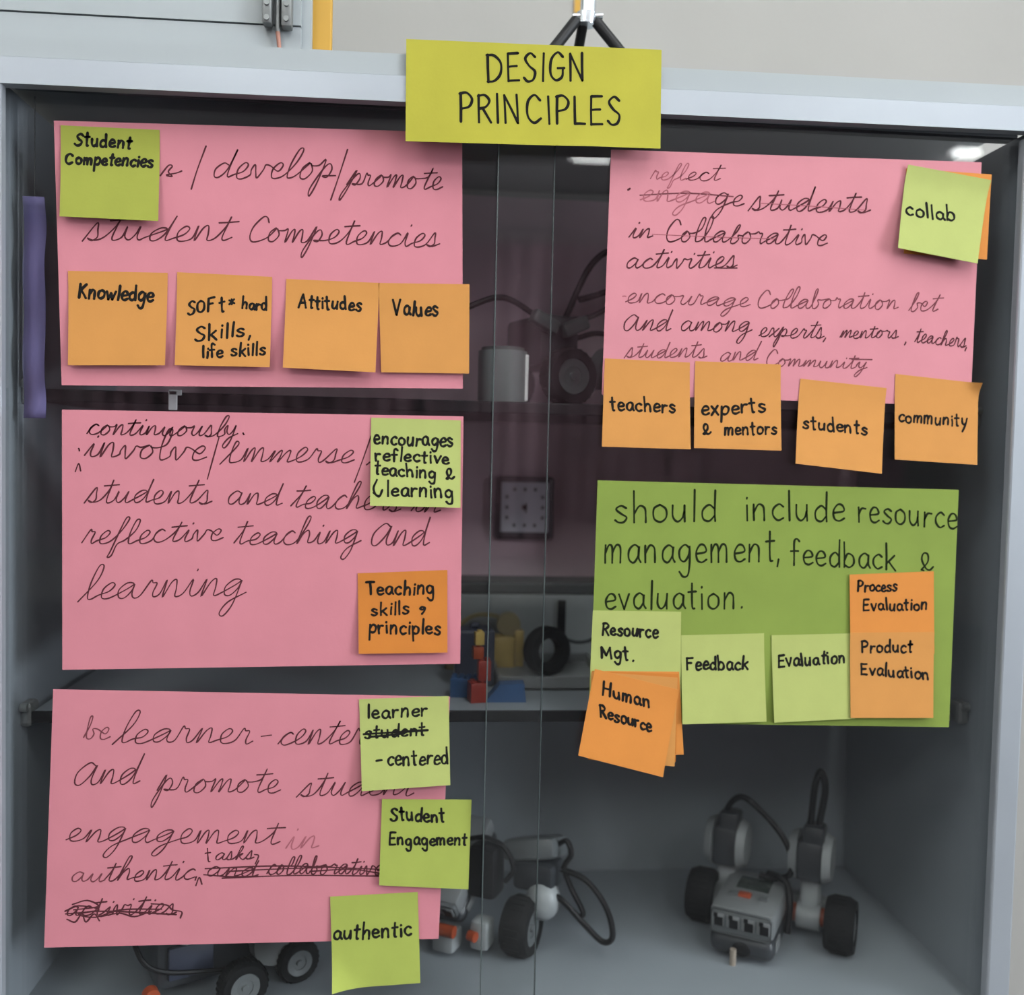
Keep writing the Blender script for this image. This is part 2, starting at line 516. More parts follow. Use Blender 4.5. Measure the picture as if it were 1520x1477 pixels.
CURS = {
    'a': (9.5, "62,88 38,100 10,58 14,10 36,6 60,52 66,92 62,30 74,3 96,22"),
    'b': (7.5, "0,10 28,110 36,180 22,170 14,60 18,6 40,2 56,40 46,80 74,80"),
    'c': (7.2, "0,10 18,66 42,97 60,83 42,99 17,70 12,24 34,0 72,22"),
    'C': (9, "78,150 62,190 40,190 10,110 10,30 36,-6 92,30"),
    'd': (9.6, "60,86 38,98 10,58 14,8 36,6 62,60 80,190 70,90 70,8 97,22"),
    'e': (7, "0,10 36,46 50,84 34,100 12,62 16,10 38,0 70,24"),
    'f': (6.6, "0,10 34,100 52,190 36,200 26,110 14,-60 8,-110 26,-96 34,-10 66,24"),
    'g': (9.4, "62,88 38,100 10,60 14,14 36,10 60,52 66,92 54,-40 30,-108 12,-92 34,-30 94,24"),
    'h': (9, "0,10 34,120 44,190 28,190 16,90 10,0 26,66 48,98 60,66 62,10 90,22"),
    'i': (5.5, "0,10 26,96 22,30 32,2 56,24|34,142 36,150"),
    'j': (5.5, "0,10 26,96 18,-40 2,-90 30,-10 56,24|34,142 36,150"),
    'A': (11.5, "80,118 50,136 10,78 12,14 38,2 70,60 86,122 80,40 92,4 116,22"),
    'I': (7.5, "-14,-12 34,112 40,150 26,156 20,90 24,14 40,0 76,24"),
    'k': (8.4, "0,10 34,120 42,190 26,180 12,0 30,70 56,92 36,50 62,4 84,20"),
    'l': (5.6, "-16,-14 36,110 46,196 28,200 14,100 16,14 30,0 56,24"),
    'm': (12, "0,10 16,98 12,2 34,80 48,98 50,50 48,2 70,82 86,98 90,50 92,6 120,22"),
    'n': (8.8, "0,10 16,98 12,2 34,80 52,98 58,50 60,6 88,22"),
    'o': (8, "38,100 12,66 14,10 38,2 58,48 42,96 50,82 80,84"),
    'p': (8.6, "0,10 30,120 12,-30 -8,-110 -12,-60 26,60 50,96 64,60 50,10 30,18 86,20"),
    'r': (7, "0,10 20,104 30,90 46,86 42,30 50,2 70,22"),
    's': (7, "-8,-6 32,108 40,64 44,20 26,-2 8,14 36,0 70,22"),
    't': (6.4, "0,10 32,100 42,172 34,96 28,22 38,2 64,24|2,126 74,136"),
    'u': (9, "0,10 14,96 12,28 30,2 50,40 62,96 58,28 68,2 90,22"),
    'v': (8, "0,60 12,96 22,40 32,2 52,60 58,94 80,86"),
    'w': (10.5, "0,60 12,96 18,28 34,2 52,90 58,28 74,2 88,90 105,86"),
    'x': (7, "4,90 20,92 44,8 66,20|60,98 6,0"),
    'y': (8.4, "0,60 14,96 16,40 34,14 54,50 64,96 50,-40 26,-108 10,-86 36,-20 84,22"),
    ',': (4, "14,8 6,-36"),
    '.': (4, "14,2 16,8"),
    '-': (7, "8,44 60,46"),
    '/': (7, "60,220 4,-60"),
}
CURS_LOOSE = set(",.-/")


def parse(s):
    return [[tuple(float(q) / 100 for q in p.split(',')) for p in st.split()] for st in s.split('|')]


PG = {k: (w / 10, parse(s)) for k, (w, s) in PRINT.items()}
CG = {k: (w / 10, parse(s)) for k, (w, s) in CURS.items()}


def word_strokes(text, x0, y0, x1, y1, xh, cursive=False, slant=0.0):
    """pen paths in photo pixels for one written word between (x0, y0) and (x1, y1)"""
    G = CG if cursive else PG
    gap = 0.0 if cursive else 0.11
    if not cursive and xh < 16:
        xh *= 0.9
    adv, tot = [], 0.0
    for ch in text:
        if ch == ' ':
            adv.append(tot)
            tot += 0.7
            continue
        w = G[ch][0] * random.uniform(0.95, 1.05)
        adv.append(tot)
        tot += w + gap
    tot -= gap
    sx = (x1 - x0) / tot
    out, cur = [], []

    def xy(p, a, jy, jb=0.0, js=0.0):
        X = a + p[0]
        px = x0 + X * sx + (slant + js) * p[1] * xh
        t = X / tot
        return (px, y0 + (y1 - y0) * t - p[1] * xh * jy + jb)
    prev = ' '
    for prev, ch, a in zip(' ' + text, text, adv):
        if ch == ' ':
            if cur:
                out.append(cur)
                cur = []
            continue
        q = 0.3 if (xh > 17 and not cursive) else 1.0        # the large lettering is the neatest
        jy = 1 + q * random.uniform(-0.10, 0.10)
        jb = q * random.uniform(-0.09, 0.09) * xh if not cursive else random.uniform(-0.05, 0.05) * xh
        js = q * random.uniform(-0.10, 0.10)
        sts = G[ch][1]
        if cursive and ch not in CURS_LOOSE:
            first = sts[0][1:] if (cur and sts[0][0][0] <= 0 and sts[0][0][1] <= 0.1) else sts[0]
            cur += [xy(p, a, jy, jb, js) for p in first]
            out += [[xy(p, a, jy, jb, js) for p in st] for st in sts[1:]]
        else:
            if cur:
                out.append(cur)
                cur = []
            out += [[xy(p, a, jy, jb, js) for p in st] for st in sts]
    if cur:
        out.append(cur)
    return out


def smooth_px(pts):
    if len(pts) == 2:
        return [pts[0], ((pts[0][0] + pts[1][0]) / 2 + random.uniform(-.4, .4), (pts[0][1] + pts[1][1]) / 2 + random.uniform(-.4, .4)), pts[1]]
    return crom(pts, 5)


# ------------------------------------------------------------------ sheets of paper
def sheet(name, corners, Y, m, label, cat, lift=0.0, curl=None, group=None, writing=(), top=0.0):
    """corners: photo pixels TL, TR, BR, BL of a sheet stuck on the plane y = Y.
    lift: how far the free lower edge stands off; curl: (corner u, corner v, radius, height)"""
    Q = [P(u, v, Y) for u, v in corners]
    N = 14

    def bil(a, b):
        return (1 - a) * (1 - b) * Q[0] + a * (1 - b) * Q[1] + a * b * Q[2] + (1 - a) * b * Q[3]

    def off(a, b):
        d = 1.15 * lift * max(0.0, b - 0.16) ** 1.25 + top * max(0, 0.25 - b) ** 2
        if curl:
            for (cu, cv, rad, hh) in curl:
                r = abs(a - cu) + abs(b - cv)
                if r < rad:
                    d += hh * ((rad - r) / rad) ** 2
        return d
    mb = MB()
    ctr = bil(0.5, 0.5)
    th = 0.00022
    fr, bk = [], []
    for j in range(N + 1):
        for i in range(N + 1):
            a, b = i / N, j / N
            p = bil(a, b)
            y = Y - off(a, b)
            fr.append(mb.bm.verts.new((p[0] - ctr[0], y - th - Y, p[2] - ctr[2])))
            bk.append(mb.bm.verts.new((p[0] - ctr[0], y - Y, p[2] - ctr[2])))
    W = N + 1
    for j in range(N):
        for i in range(N):
            k = j * W + i
            mb.bm.faces.new((fr[k], fr[k + 1], fr[k + W + 1], fr[k + W]))
            mb.bm.faces.new((bk[k], bk[k + W], bk[k + W + 1], bk[k + 1]))
    rim = [i for i in range(W)] + [j * W + N for j in range(1, W)] + [N * W + i for i in range(N - 1, -1, -1)] + [j * W for j in range(N - 1, 0, -1)]
    for q in range(len(rim)):
        a, b = rim[q], rim[(q + 1) % len(rim)]
        mb.bm.faces.new((fr[a], bk[a], bk[b], fr[b]))
    o = mb.build(name, m, None, True)
    o.location = ctr
    tag(o, label, cat, group)

    # pen strokes lie on the sheet's own surface
    if writing:
        A = np.array([[q[0], q[2], 1.0] for q in Q])
        cu = np.linalg.lstsq(A, np.array([0, 1, 1, 0.]), rcond=None)[0]
        cv = np.linalg.lstsq(A, np.array([0, 0, 1, 1.]), rcond=None)[0]
        mats, bm = [], bmesh.new()

        def ribbon(pts, wpx, mi):
            L = smooth_px(pts)
            R3 = []
            for (u, v) in L:
                p = P(u, v, Y)
                a = min(1.05, max(-.05, float(cu @ (p[0], p[2], 1))))
                b = min(1.05, max(-.05, float(cv @ (p[0], p[2], 1))))
                R3.append(Vector((p[0] - ctr[0], -off(a, b) - th - 0.00012, p[2] - ctr[2])))
            hw = wpx * (0.90 if mname in ('pen', 'mid', 'faint') else 0.98) / 1730.0 / 2
            n = len(R3)
            A_, B_ = [], []
            ph = random.random() * 6
            for i in range(n):
                t = (R3[min(n - 1, i + 1)] - R3[max(0, i - 1)])
                t.y = 0
                if t.length < 1e-9:
                    t = Vector((1, 0, 0))
                t.normalize()
                s = Vector((-t.z, 0, t.x))
                k = hw * (1 + 0.16 * math.sin(ph + i * 0.55))
                A_.append(bm.verts.new(R3[i] + s * k))
                B_.append(bm.verts.new(R3[i] - s * k))
            for i in range(n - 1):
                f = bm.faces.new((A_[i], A_[i + 1], B_[i + 1], B_[i]))
                f.material_index = mi
            for (c, s0) in ((R3[0], -1), (R3[-1], 1)):      # round pen ends
                vs = [bm.verts.new(c + Vector((hw * math.cos(k * math.pi / 4), 0, hw * math.sin(k * math.pi / 4)))) for k in range(8)]
                f = bm.faces.new(vs)
                f.material_index = mi
        for wr_ in writing:
            kind = wr_[0]
            mname, wpx = wr_[1], wr_[2]
            if MAT[mname] not in mats:
                mats.append(MAT[mname])
            mi = mats.index(MAT[mname])
            if kind == 'S':
                for st in wr_[3:]:
                    ribbon(st, wpx, mi)
            else:
                for st in word_strokes(*wr_[3:9], cursive=(kind == 'C'), slant=wr_[9] if len(wr_) > 9 else 0.0):
                    ribbon(st, wpx, mi)
        for f in bm.faces:
            if f.normal.y > 0:
                f.normal_flip()
        me = bpy.data.meshes.new('handwriting')
        bm.to_mesh(me)
        bm.free()
        for mm in mats:
            me.materials.append(mm)
        h = bpy.data.objects.new('handwriting', me)
        COL.objects.link(h)
        h.parent = o
    return o


def W_(ink, w, text, x0, y0, x1, y1, xh, slant=0.0):
    return ('P', ink, w, text, x0, y0, x1, y1, xh, slant)


def C_(ink, w, text, x0, y0, x1, y1, xh, slant=0.25):
    return ('C', ink, w, text, x0, y0, x1, y1, xh, slant)


def S_(ink, w, *strokes):
    return ('S', ink, w) + strokes


YPL, YPR = YL0 - 0.0004, YR0 - 0.0004     # sheets on the left and the right pane
NL1, NL2 = YPL - 0.0010, YPL - 0.0018     # notes on those sheets
NR1, NR2, NR3, NR4 = YPR - 0.0010, YPR - 0.0018, YPR - 0.0026, YPR - 0.0034

# --- the sign
sheet('sign_card', [(603, 58), (982, 74), (980, 221), (602, 210)], -0.0135, MAT['yellow'],
      'yellow card lettered DESIGN PRINCIPLES, stuck across the top rail', 'sign', lift=0.0006, curl=[(0.75, 1.0, 0.22, 0.0015)],
      writing=[W_('ink', 3.8, 'DESIGN', 722, 122, 871, 119, 26, 0.0), W_('ink', 3.8, 'PRINCIPLES', 681, 181, 925, 186, 26, -0.02)])

# --- pink sheet, top left
sheet('paper_sheet', [(80, 179), (686, 197), (687, 577), (92, 572)], YPL, MAT['pink'],
      'pink sheet reading develop, promote student competencies, topmost on the left door', 'paper', lift=0.0006,
      writing=[S_('pen', 2.4, [(238, 261), (250, 246), (256, 247), (250, 255), (256, 262), (247, 260), (262, 257), (270, 254)], [(306, 217), (293, 252), (284, 281)]),
               C_('pen', 2.4, 'develop', 313, 265, 496, 265, 22, 0.3), S_('pen', 2.4, [(516, 222), (503, 262), (491, 297)]),
               C_('pen', 2.4, 'promote', 514, 275, 656, 282, 18, 0.3),
               C_('pen', 2.4, 'student', 126, 356, 342, 358, 22, 0.32), C_('pen', 2.4, 'Competencies', 366, 358, 652, 367, 20, 0.28)])
sheet('sticky_note', [(90, 186), (237, 193), (238, 331), (93, 324)], NL1, MAT['n_olive'],
      'olive green sticky note reading Student Competencies', 'sticky note', lift=0.007,
      writing=[W_('ink', 3.8, 'Student', 110, 216, 196, 220, 12, 0.1), W_('ink', 3.8, 'Competencies', 97, 244, 228, 249, 11.5, 0.1)])
sheet('sticky_note', [(101, 402), (249, 405), (247, 543), (104, 543)], NL1, MAT['n_orange'],
      'orange sticky note reading Knowledge, first in the row of four', 'sticky note', lift=0.005,
      writing=[W_('ink', 4, 'Knowledge', 116, 442, 228, 447, 14, 0.05)])
sheet('sticky_note', [(263, 404), (404, 411), (402, 546), (262, 543)], NL1, MAT['n_orange'],
      'orange sticky note reading soft and hard skills, life skills', 'sticky note', lift=0.006,
      writing=[W_('ink', 3.4, 'SOF', 279, 469, 320, 460, 13, 0.0), W_('ink', 3.4, 't', 326, 464, 336, 462, 13), W_('ink', 3.2, '*', 340, 453, 350, 451, 9),
               W_('ink', 3.4, 'hard', 359, 458, 397, 461, 11), W_('ink', 3.4, 'Skills', 290, 507, 366, 499, 13.5), W_('ink', 3.4, ',', 369, 500, 376, 499, 14),
               W_('ink', 3.4, 'life skills', 302, 532, 396, 527, 11)])
sheet('sticky_note', [(425, 414), (563, 420), (558, 554), (422, 547)], NL1, MAT['n_orange'],
      'orange sticky note reading Attitudes', 'sticky note', lift=0.009,
      writing=[W_('ink', 3.6, 'Attitudes', 443, 457, 537, 461, 12.5)])
sheet('sticky_note', [(562, 420), (697, 422), (696, 555), (566, 553)], NL1, MAT['n_orange'],
      'orange sticky note reading Values, overhanging the sheet edge', 'sticky note', lift=0.003,
      writing=[W_('ink', 3.8, 'Values', 583, 467, 651, 469, 14, 0.02)])

# --- pink sheet, middle left
sheet('paper_sheet', [(92, 608), (688, 618), (683, 985), (93, 994)], YPL, MAT['pink'],
      'pink sheet reading continuously involve, immerse students and teachers, middle of left door', 'paper', lift=0.0006,
      writing=[C_('pen', 2.4, 'continuously', 129, 645, 352, 648, 15, 0.3), S_('pen', 3, [(361, 643), (362, 645)], [(117, 666), (118, 669)]), S_('pen', 2.2, [(112, 700), (117, 688), (120, 699)]),
               C_('pen', 2.5, 'involve', 125, 679, 305, 684, 22, 0.3), S_('pen', 2.2, [(325, 650), (316, 682), (308, 711)]),
               C_('pen', 2.3, 'Immerse', 332, 686, 525, 687, 20, 0.35), S_('pen', 2.2, [(551, 647), (538, 684), (526, 716)]), S_('pen', 2.4, [(544, 690), (549, 686)]),
               C_('pen', 2.3, 'students', 128, 746, 313, 748, 19, 0.3), C_('pen', 2.3, 'and', 335, 748, 417, 751, 19, 0.3), C_('pen', 2.3, 'teachers', 431, 753, 593, 759, 19, 0.3), C_('pen', 2.3, 'in', 610, 760, 652, 761, 17, 0.3),
               C_('pen', 2.3, 'reflective', 121, 808, 330, 803, 19, 0.3), C_('pen', 2.3, 'teaching', 347, 808, 536, 808, 19, 0.3), C_('pen', 2.4, 'And', 547, 811, 637, 811, 23, 0.25),
               C_('pen', 2.2, 'learning', 123, 889, 364, 884, 25, 0.28)])
sheet('sticky_note', [(551, 620), (684, 624), (683, 753), (550, 750)], NL1, MAT['n_pale'],
      'pale green sticky note reading encourages reflective teaching and learning', 'sticky note', lift=0.008,
      writing=[W_('ink', 3.6, 'encourages', 555, 659, 673, 663, 13), W_('ink', 3.6, 'reflective', 557, 683, 667, 688, 11.5), W_('ink', 3.6, 'teaching', 556, 704, 648, 710, 12), W_('ink', 3.4, '&', 659, 711, 674, 711, 12),
               W_('ink', 3.6, 'learning', 574, 735, 673, 739, 13), S_('ink', 3.2, [(560, 712), (555, 724), (558, 733), (563, 736)], [(555, 731), (563, 737), (568, 727)])])
sheet('sticky_note', [(531, 851), (664, 846), (664, 967), (533, 969)], NL1, MAT['n_deep'],
      'deep orange sticky note reading Teaching skills and principles', 'sticky note', lift=0.005,
      writing=[W_('ink', 3.6, 'Teaching', 544, 882, 645, 882, 13), W_('ink', 3.4, 'skills', 551, 913, 608, 911, 11), W_('ink', 3.4, '9', 622, 910, 634, 908, 11), W_('ink', 3.6, 'principles', 548, 939, 655, 940, 12.5)])

# --- pink sheet, bottom left
sheet('paper_sheet', [(79, 1023), (668, 1034), (651, 1393), (66, 1406)], YPL, MAT['pink'],
      'pink sheet reading be learner-centered and promote student engagement', 'paper', lift=0.0006,
      writing=[C_('mid', 2.1, 'be', 124, 1097, 162, 1098, 17, 0.25), C_('pen', 2.2, 'learner', 174, 1102, 374, 1105, 22, 0.3), S_('pen', 2.2, [(388, 1093), (403, 1091)]), C_('pen', 2.3, 'centered', 412, 1105, 590, 1104, 21, 0.3),
               C_('pen', 2.3, 'And', 106, 1165, 207, 1165, 23, 0.28), C_('pen', 2.2, 'promote', 233, 1175, 416, 1177, 20, 0.3), C_('pen', 2.2, 'student', 443, 1181, 612, 1181, 20, 0.3),
               C_('pen', 2.2, 'engagement', 98, 1249, 416, 1253, 20, 0.3), C_('faint', 2.2, 'in', 424, 1260, 473, 1260, 19, 0.3),
               C_('mid', 2.2, 'au', 104, 1309, 155, 1308, 14, 0.3), C_('pen', 2.3, 'thentic', 154, 1308, 288, 1305, 17, 0.3), S_('pen', 2.4, [(291, 1314), (296, 1302), (300, 1312)], [(292, 1301), (290, 1306)]),
               W_('pen', 2.2, 't', 305, 1280, 315, 1279, 13), C_('pen', 2.2, 'asks', 318, 1276, 376, 1275, 11, 0.3), S_('pen', 2.2, [(378, 1268), (384, 1270), (379, 1282)]),
               C_('pen', 2.3, 'and', 305, 1300, 381, 1301, 13, 0.3), C_('pen', 2.4, 'collaborative', 396, 1297, 566, 1298, 14, 0.3),
               S_('pen', 2.4, [(305, 1289), (420, 1285), (564, 1290)], [(303, 1298), (345, 1301), (383, 1300)], [(330, 1303), (440, 1299), (562, 1300)], [(340, 1293), (400, 1290), (480, 1287)], [(460, 1293), (520, 1290), (565, 1296)]),
               C_('pen', 2.4, 'activities', 97, 1359, 262, 1356, 15, 0.3),
               S_('pen', 2.6, [(97, 1352), (118, 1344), (148, 1350), (116, 1356), (142, 1361), (180, 1350), (240, 1349)], [(108, 1342), (130, 1336), (146, 1345), (110, 1350)],
                  [(100, 1364), (112, 1368), (122, 1356), (128, 1368), (140, 1356), (148, 1366)], [(98, 1356), (160, 1352), (262, 1357)], [(150, 1360), (178, 1355), (200, 1360), (225, 1352)], [(225, 1341), (248, 1343), (256, 1350), (270, 1353), (268, 1362)])])
sheet('sticky_note', [(533, 1038), (666, 1033), (668, 1161), (538, 1170)], NL1, MAT['n_pale'],
      'pale green sticky note reading learner-centered with the word student crossed out', 'sticky note', lift=0.008,
      writing=[W_('ink', 3.5, 'learner', 545, 1066, 635, 1063, 12.5), W_('ink', 3.4, 'student', 541, 1095, 632, 1090, 11), S_('ink', 3.6, [(540, 1089), (590, 1086), (635, 1083)], [(548, 1093), (600, 1088)]),
               S_('ink', 3.4, [(559, 1127), (567, 1126)]), W_('ink', 3.5, 'centered', 575, 1133, 666, 1131, 13)])
sheet('sticky_note', [(567, 1186), (700, 1187), (695, 1318), (563, 1312)], NL2, MAT['n_green'],
      'lime green sticky note reading Student Engagement', 'sticky note', lift=0.003,
      writing=[W_('ink', 3.8, 'Student', 579, 1217, 661, 1220, 12.5), W_('ink', 3.6, 'Engagement', 577, 1253, 693, 1254, 11.5)])
sheet('sticky_note', [(490, 1331), (620, 1324), (624, 1454), (495, 1463)], NL2, MAT['n_green'],
      'lime green sticky note reading authentic, hanging below the lowest pink sheet', 'sticky note', lift=0.006, curl=[(0, 1, 0.42, 0.008)],
      writing=[W_('ink', 3.8, 'authentic', 495, 1394, 612, 1387, 13.5)])

# --- pink sheet on the right pane
sheet('paper_sheet', [(907, 222), (1457, 241), (1440, 603), (893, 586)], YPR, MAT['pink_b'],
      'pink sheet about collaborative activities, on the right door', 'paper', lift=0.0006,
      writing=[C_('faint', 2.0, 'refl', 965, 267, 1018, 267, 12, 0.25), C_('mid', 2.1, 'ect', 1018, 267, 1068, 269, 13, 0.3), S_('pen', 3, [(932, 282), (935, 280)]),
               C_('faint', 2.2, 'enga', 950, 299, 1058, 303, 17, 0.2), C_('pen', 2.4, 'ge', 1058, 304, 1103, 306, 17, 0.25), S_('mid', 2.4, [(950, 290), (1020, 287), (1088, 292)]),
               C_('pen', 2.6, 'students', 1113, 312, 1290, 316, 18, 0.32), S_('faint', 1.8, [(1130, 302), (1200, 306), (1284, 312)]),
               C_('pen', 2.5, 'in', 933, 353, 967, 353, 15, 0.25), C_('pen', 2.5, 'Collaborative', 986, 358, 1227, 365, 16.5, 0.28), S_('faint', 1.8, [(968, 348), (1060, 352), (1150, 355)]),
               C_('pen', 2.5, 'activities', 927, 398, 1092, 398, 16, 0.3), S_('pen', 1.8, [(1060, 398), (1094, 398)]),
               C_('mid', 2.1, 'encourage', 928, 449, 1113, 456, 14, 0.28), S_('faint', 2, [(924, 440), (929, 440)]), C_('mid', 2.2, 'Collaboration', 1122, 457, 1333, 459, 14.5, 0.28), C_('mid', 2.2, 'bet', 1348, 462, 1391, 462, 14, 0.3),
               C_('pen', 2.2, 'And', 923, 491, 994, 492, 17, 0.3), C_('pen', 2.2, 'among', 1008, 491, 1115, 494, 15, 0.3), C_('pen', 2.2, 'experts,', 1126, 500, 1230, 503, 14, 0.3),
               C_('pen', 2.2, 'mentors', 1246, 502, 1332, 502, 11, 0.25), S_('pen', 2.4, [(1344, 508), (1342, 512)]), C_('pen', 2.2, 'teachers,', 1357, 508, 1437, 517, 12, 0.25),
               C_('mid', 2.0, 'students', 928, 531, 1049, 531, 13, 0.3), C_('mid', 2.0, 'and', 1066, 536, 1124, 536, 14, 0.3), C_('mid', 2.1, 'Community', 1135, 543, 1286, 548, 11, 0.3), S_('mid', 2.1, [(1264, 534), (1294, 534)])])
sheet('sticky_note', [(1345, 250), (1472, 259), (1463, 386), (1340, 377)], NR1, MAT['n_bright'],
      'orange sticky note half hidden behind the collab note', 'sticky note', lift=0.002)
sheet('sticky_note', [(1347, 245), (1470, 268), (1443, 394), (1326, 371)], NR2, MAT['n_pale'],
      'pale green sticky note reading collab', 'sticky note', lift=0.009, top=0.02,
      writing=[W_('ink', 3.6, 'collab', 1341, 320, 1416, 331, 13)])
sheet('sticky_note', [(898, 532), (1024, 538), (1023, 667), (892, 663)], NR1, MAT['n_orange'],
      'orange sticky note reading teachers', 'sticky note', lift=0.005,
      writing=[W_('ink', 3.6, 'teachers', 905, 608, 1003, 613, 12.5)])
sheet('sticky_note', [(1032, 536), (1159, 541), (1157, 669), (1028, 665)], NR1, MAT['n_orange'],
      'orange sticky note reading experts and mentors', 'sticky note', lift=0.005,
      writing=[W_('ink', 3.6, 'experts', 1040, 617, 1137, 611, 14), W_('ink', 3.6, '&', 1039, 645, 1054, 645, 12), W_('ink', 3.4, 'mentors', 1073, 645, 1152, 644, 12)])
sheet('sticky_note', [(1188, 562), (1316, 576), (1303, 703), (1176, 688)], NR1, MAT['n_orange'],
      'tilted orange sticky note reading students', 'sticky note', lift=0.008,
      writing=[W_('ink', 3.5, 'students', 1189, 636, 1286, 645, 12)])
sheet('sticky_note', [(1329, 555), (1453, 569), (1447, 690), (1325, 682)], NR1, MAT['n_orange'],
      'orange sticky note reading community, its upper right corner curling', 'sticky note', lift=0.004, curl=[(1, 0, 0.2, 0.006)],
      writing=[W_('ink', 3.3, 'community', 1332, 626, 1434, 633, 12, 0.05)])

# --- green sheet on the right pane
sheet('paper_sheet', [(887, 713), (1423, 727), (1408, 1079), (875, 1072)], YPR, MAT['green'],
      'green sheet reading should include resource management, feedback and evaluation', 'paper', lift=0.0006,
      writing=[W_('gpen', 3.2, 'should', 911, 775, 1067, 774, 25), W_('gpen', 3.2, 'include', 1105, 772, 1254, 774, 24), W_('gpen', 3.2, 'resource', 1273, 774, 1422, 785, 22),
               W_('gpen', 3.2, 'management', 896, 836, 1152, 833, 26), W_('gpen', 3.2, ',', 1152, 832, 1160, 832, 24), W_('gpen', 3.2, 'feedback', 1173, 837, 1333, 846, 21), W_('gpen', 3.0, '&', 1362, 847, 1385, 847, 18),
               W_('gpen', 3.2, 'evaluation.', 897, 904, 1107, 903, 23)])
sheet('sticky_note', [(880, 906), (1011, 908), (1010, 1036), (874, 1036)], NR1, MAT['n_pale'],
      'pale green sticky note reading Resource Mgt.', 'sticky note', lift=0.001,
      writing=[W_('ink', 3.8, 'Resource', 893, 942, 977, 946, 12), W_('ink', 3.8, 'Mgt', 892, 976, 934, 979, 12.5), W_('ink', 3.8, '.', 937, 981, 944, 981, 12)])
sheet('sticky_note', [(880, 996), (1008, 997), (1014, 1119), (889, 1124)], NR2, MAT['n_bright'],
      'orange sticky note, rearmost of the fanned stack under Human Resource', 'sticky note', lift=0.002)
sheet('sticky_note', [(879, 996), (1007, 1000), (1002, 1130), (876, 1122)], NR2 - 0.0008, MAT['n_deep'],
      'orange sticky note between rearmost and middle ones of the fanned stack', 'sticky note', lift=0.002)
sheet('sticky_note', [(878, 997), (1006, 1006), (1000, 1136), (872, 1126)], NR2 - 0.0016, MAT['n_orange'],
      'orange sticky note directly behind the Human Resource note', 'sticky note', lift=0.003)
sheet('sticky_note', [(883, 993), (1008, 1024), (982, 1151), (857, 1119)], NR2 - 0.0026, MAT['n_bright'],
      'orange sticky note reading Human Resource, front of a fanned stack', 'sticky note', lift=0.005,
      writing=[W_('ink', 3.8, 'Human', 893, 1031, 966, 1051, 12.5), W_('ink', 3.8, 'Resource', 890, 1063, 967, 1085, 11.5)])
sheet('sticky_note', [(1011, 943), (1134, 940), (1135, 1069), (1011, 1073)], NR1, MAT['n_pale'],
      'pale green sticky note reading Feedback', 'sticky note', lift=0.005,
      writing=[W_('ink', 3.8, 'Feedback', 1018, 994, 1111, 993, 12.5)])
sheet('sticky_note', [(1145, 943), (1268, 940), (1266, 1065), (1147, 1071)], NR1, MAT['n_pale'],
      'pale green sticky note reading Evaluation', 'sticky note', lift=0.004,
      writing=[W_('ink', 3.8, 'Evaluation', 1154, 990, 1255, 983, 12)])
sheet('sticky_note', [(1261, 853), (1386, 848), (1386, 970), (1262, 973)], NR2, MAT['n_bright'],
      'orange sticky note reading Process Evaluation', 'sticky note', lift=0.001,
      writing=[W_('ink', 3.4, 'Process', 1272, 878, 1332, 877, 10), W_('ink', 3.4, 'Evaluation', 1280, 906, 1377, 905, 11)])
sheet('sticky_note', [(1262, 939), (1387, 938), (1382, 1064), (1260, 1064)], NR3, MAT['n_orange'],
      'orange sticky note reading Product Evaluation', 'sticky note', lift=0.004,
      writing=[W_('ink', 3.5, 'Product', 1278, 969, 1355, 968, 12), W_('ink', 3.5, 'Evaluation', 1276, 1000, 1378, 1008, 11)])


# ------------------------------------------------------------------ toy robots
def rot(ax, deg):
    return Matrix.Rotation(math.radians(deg), 4, ax)


def wheel(root, x, y, z, side, r=0.028, w=0.024):
    """tyre turning about the local x axis; the hub shows on the outer side"""
    prof = [(r * 0.62, -w / 2), (r * 0.9, -w / 2), (r, -w * 0.3), (r, w * 0.3), (r * 0.9, w / 2), (r * 0.62, w / 2)]
    t = MB().lathe(prof, (x, y, z), (side, 0, 0))
    for k in range(26):
        a = 2 * math.pi * k / 26
        t.box((x, y + r * 0.985 * math.cos(a), z + r * 0.985 * math.sin(a)), (w * 0.56, 0.002, 0.0022), rot=rot('X', math.degrees(a)))
    t = t.build('tyre', MAT['tyre'], root, True)
    h = MB().cyl((x - side * w * 0.35, y, z), (x + side * w * 0.38, y, z), r * 0.63, r * 0.63, 28)
    h.lathe([(r * 0.34, 0), (r * 0.6, 0), (r * 0.6, 0.002), (r * 0.34, 0.001)], (x + side * w * 0.38, y, z), (side, 0, 0), 24)
    h.cyl((x + side * w * 0.3, y, z), (x + side * w * 0.5, y, z), r * 0.16, r * 0.12, 16)
    h.build('wheel_hub', MAT['mgrey'], t, True)
    return t


